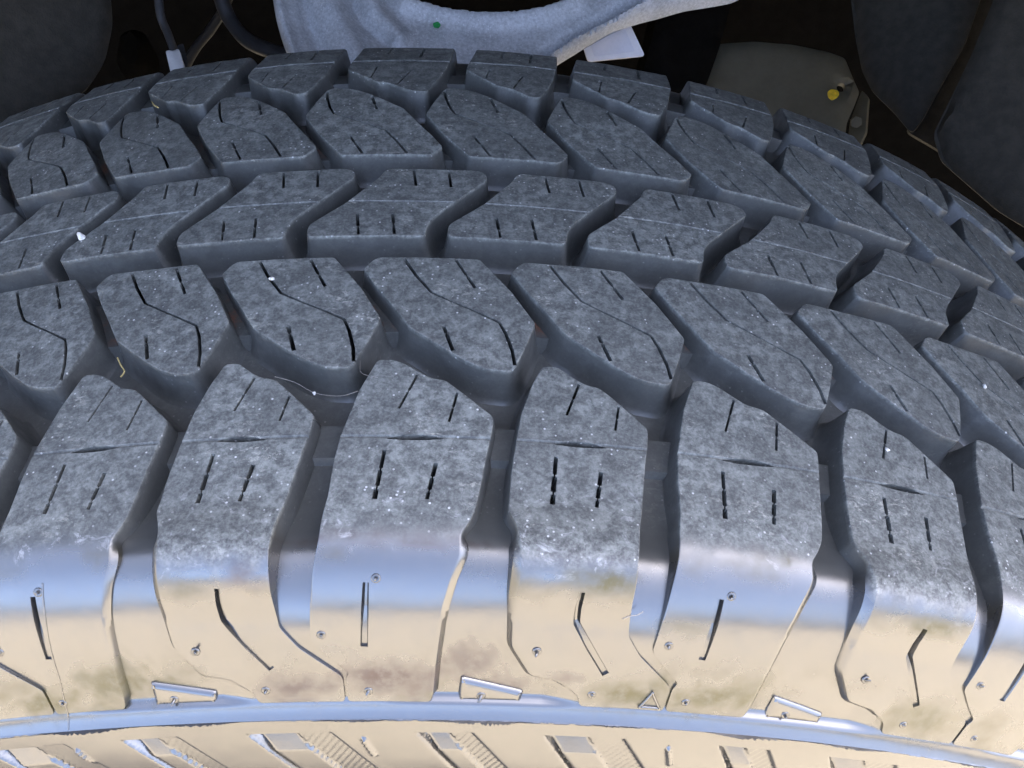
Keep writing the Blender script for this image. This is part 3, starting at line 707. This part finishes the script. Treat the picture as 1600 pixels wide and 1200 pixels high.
child(slab('bump_stop', [(182, 42), (200, 34), (220, 40), (231, 60), (230, 92), (214, 108), (186, 108), (174, 84)], at(205, 75, .26), (.1, -.6, .7), .02, M_DARK, None, None, (), 12, 8, (16, .009), 6), lin)
child(slab('dark_strut', [(1052, -60), (1160, -60), (1146, 10), (1130, 70), (1112, 122), (1090, 170), (1000, 150), (1020, 70)], at(1080, 60, .29), (.25, -.6, .7), .012, M_DARK, None, None, (), 16, 6, (10, .004), 10), lin)
# arched roof of the wheel well and the inner wall behind everything; mostly unseen, sized to block the sun
V, F = [], []; n_ = 48
for side in (0, 1):
    rr = .60+side*.005
    for i in range(n_+1):
        t = math.radians(-100+200*i/n_)
        for y in (-.085, .0, .1, .2, .3, .46): V.append((rr*math.sin(t), y, HUB+rr*math.cos(t)))
N1 = (n_+1)*6
for side in (0, 1):
    for i in range(n_):
        for q in range(5):
            f = (side*N1+i*6+q, side*N1+i*6+q+1, side*N1+(i+1)*6+q+1, side*N1+(i+1)*6+q); F.append(f if side else f[::-1])
for i in range(n_):
    F.append((i*6, (i+1)*6, N1+(i+1)*6, N1+i*6))
me = mesh_np('arch_roof', V, F); smooth(me, 40); child(link('arch_roof', me, M_LINER), lin)
def box(name, lo, hi, mat):
    bm = bmesh.new(); bmesh.ops.create_cube(bm, size=1.0)
    for v in bm.verts: v.co = Vector([(lo[i]+hi[i])/2+v.co[i]*(hi[i]-lo[i]) for i in range(3)])
    bmesh.ops.bevel(bm, geom=bm.edges[:], offset=min(.01, min(hi[i]-lo[i] for i in range(3))*.3), segments=2, affect='EDGES')
    me = bpy.data.meshes.new(name); bm.to_mesh(me); bm.free(); smooth(me, 40); return link(name, me, mat)
child(box('sun_block_inner_wall', (-1.0, .465, .18), (1.0, .52, 1.55), M_DARK), lin)

# ------------------------------------------------------------------ grit, stones and fibres caught on the tread
def stone(a, s, h, size, label, cat='stone'):
    r = random.Random(int(a*10)+9)
    bm = bmesh.new(); bmesh.ops.create_icosphere(bm, subdivisions=2, radius=1.0)
    ax = [size*r.uniform(.8, 1.25) for _ in range(3)]
    for v in bm.verts:
        k_ = 1+.22*math.sin(v.co.x*3.1+r.random()*.2+a)+.15*math.sin(v.co.y*4.3+a*2)
        v.co = Vector((v.co.x*ax[0]*k_, v.co.y*ax[1]*k_, v.co.z*ax[2]*.8*k_))/1000
    me = bpy.data.meshes.new('pebble'); bm.to_mesh(me); bm.free(); smooth(me, 30)
    o = link('pebble', me, M_STONE); p = tyre_map(a, s, h); o.location = (p[0], p[1], p[2]+HUB); o.rotation_euler = (r.random(), r.random(), r.random()*3)
    return tag(o, label, cat)
stone(-99.1, 5.1, .1, 1.15, 'largest white stone chip, caught at a centre groove near left edge')
stone(-45.1, 29.0, .1, .65, 'tiny white stone chip in the zigzag slit of a middle block')
stone(137.1, 35.0, .3, .62, 'tiny white stone chip on a block near the right edge')
stone(97.4, 65.4, -.1, .55, 'cream stone chip wedged in a short slit of a right shoulder block')
stone(-31.3, 62.7, -2.0, .42, 'small white grain hanging on a fibre in the zigzag groove')
def fibre(P, rad, mat, label, cat, name):
    X = [tuple(tyre_map(a, s, h)+np.array([0, 0, HUB])) for a, s, h in P]
    return tag(tube(name, X, rad, mat, None, 5, 5), label, cat)
fibre([(-39.6, 59.8, .3), (-35.3, 60.9, -.5), (-31.0, 62.7, -2), (-25.4, 64.4, -1.0), (-21.4, 64.1, .3)], .000045, M_HAIR, 'long pale hair stretched across the zigzag groove between two shoulder blocks', 'fibre', 'hair')
fibre([(-17.6, 60.5, .3), (-21.3, 58.5, -.6), (-22.1, 55.0, -1.5), (-22.3, 51.5, -1.2)], .000045, M_HAIR, 'short curled pale hair beside the tip of a shoulder block', 'fibre', 'hair')
fibre([(33.6, 111.8, .3), (35.1, 111.0, .5), (36.4, 110.5, .8), (37.2, 109.6, 1.2)], .00009, M_HAIR, 'tiny pale fibre on the glossy shoulder below the tread', 'fibre', 'fibre')
fibre([(-98.2, -61.6, .2), (-96.5, -58.5, .4), (-94.3, -55.9, .5)], .00022, M_STRAW, 'yellow bit of straw on the far left of the tread', 'straw', 'straw')
fibre([(-78.7, 47.9, -3), (-77.2, 50.4, -3), (-76.0, 52.2, -3.2), (-76.6, 53.6, -3.4)], .00018, M_STRAW, 'dry curled bit of straw in the left zigzag groove', 'straw', 'straw')
# slit floor tie bars with a rusty look are part of the tyre body
bpy.context.view_layer.update()
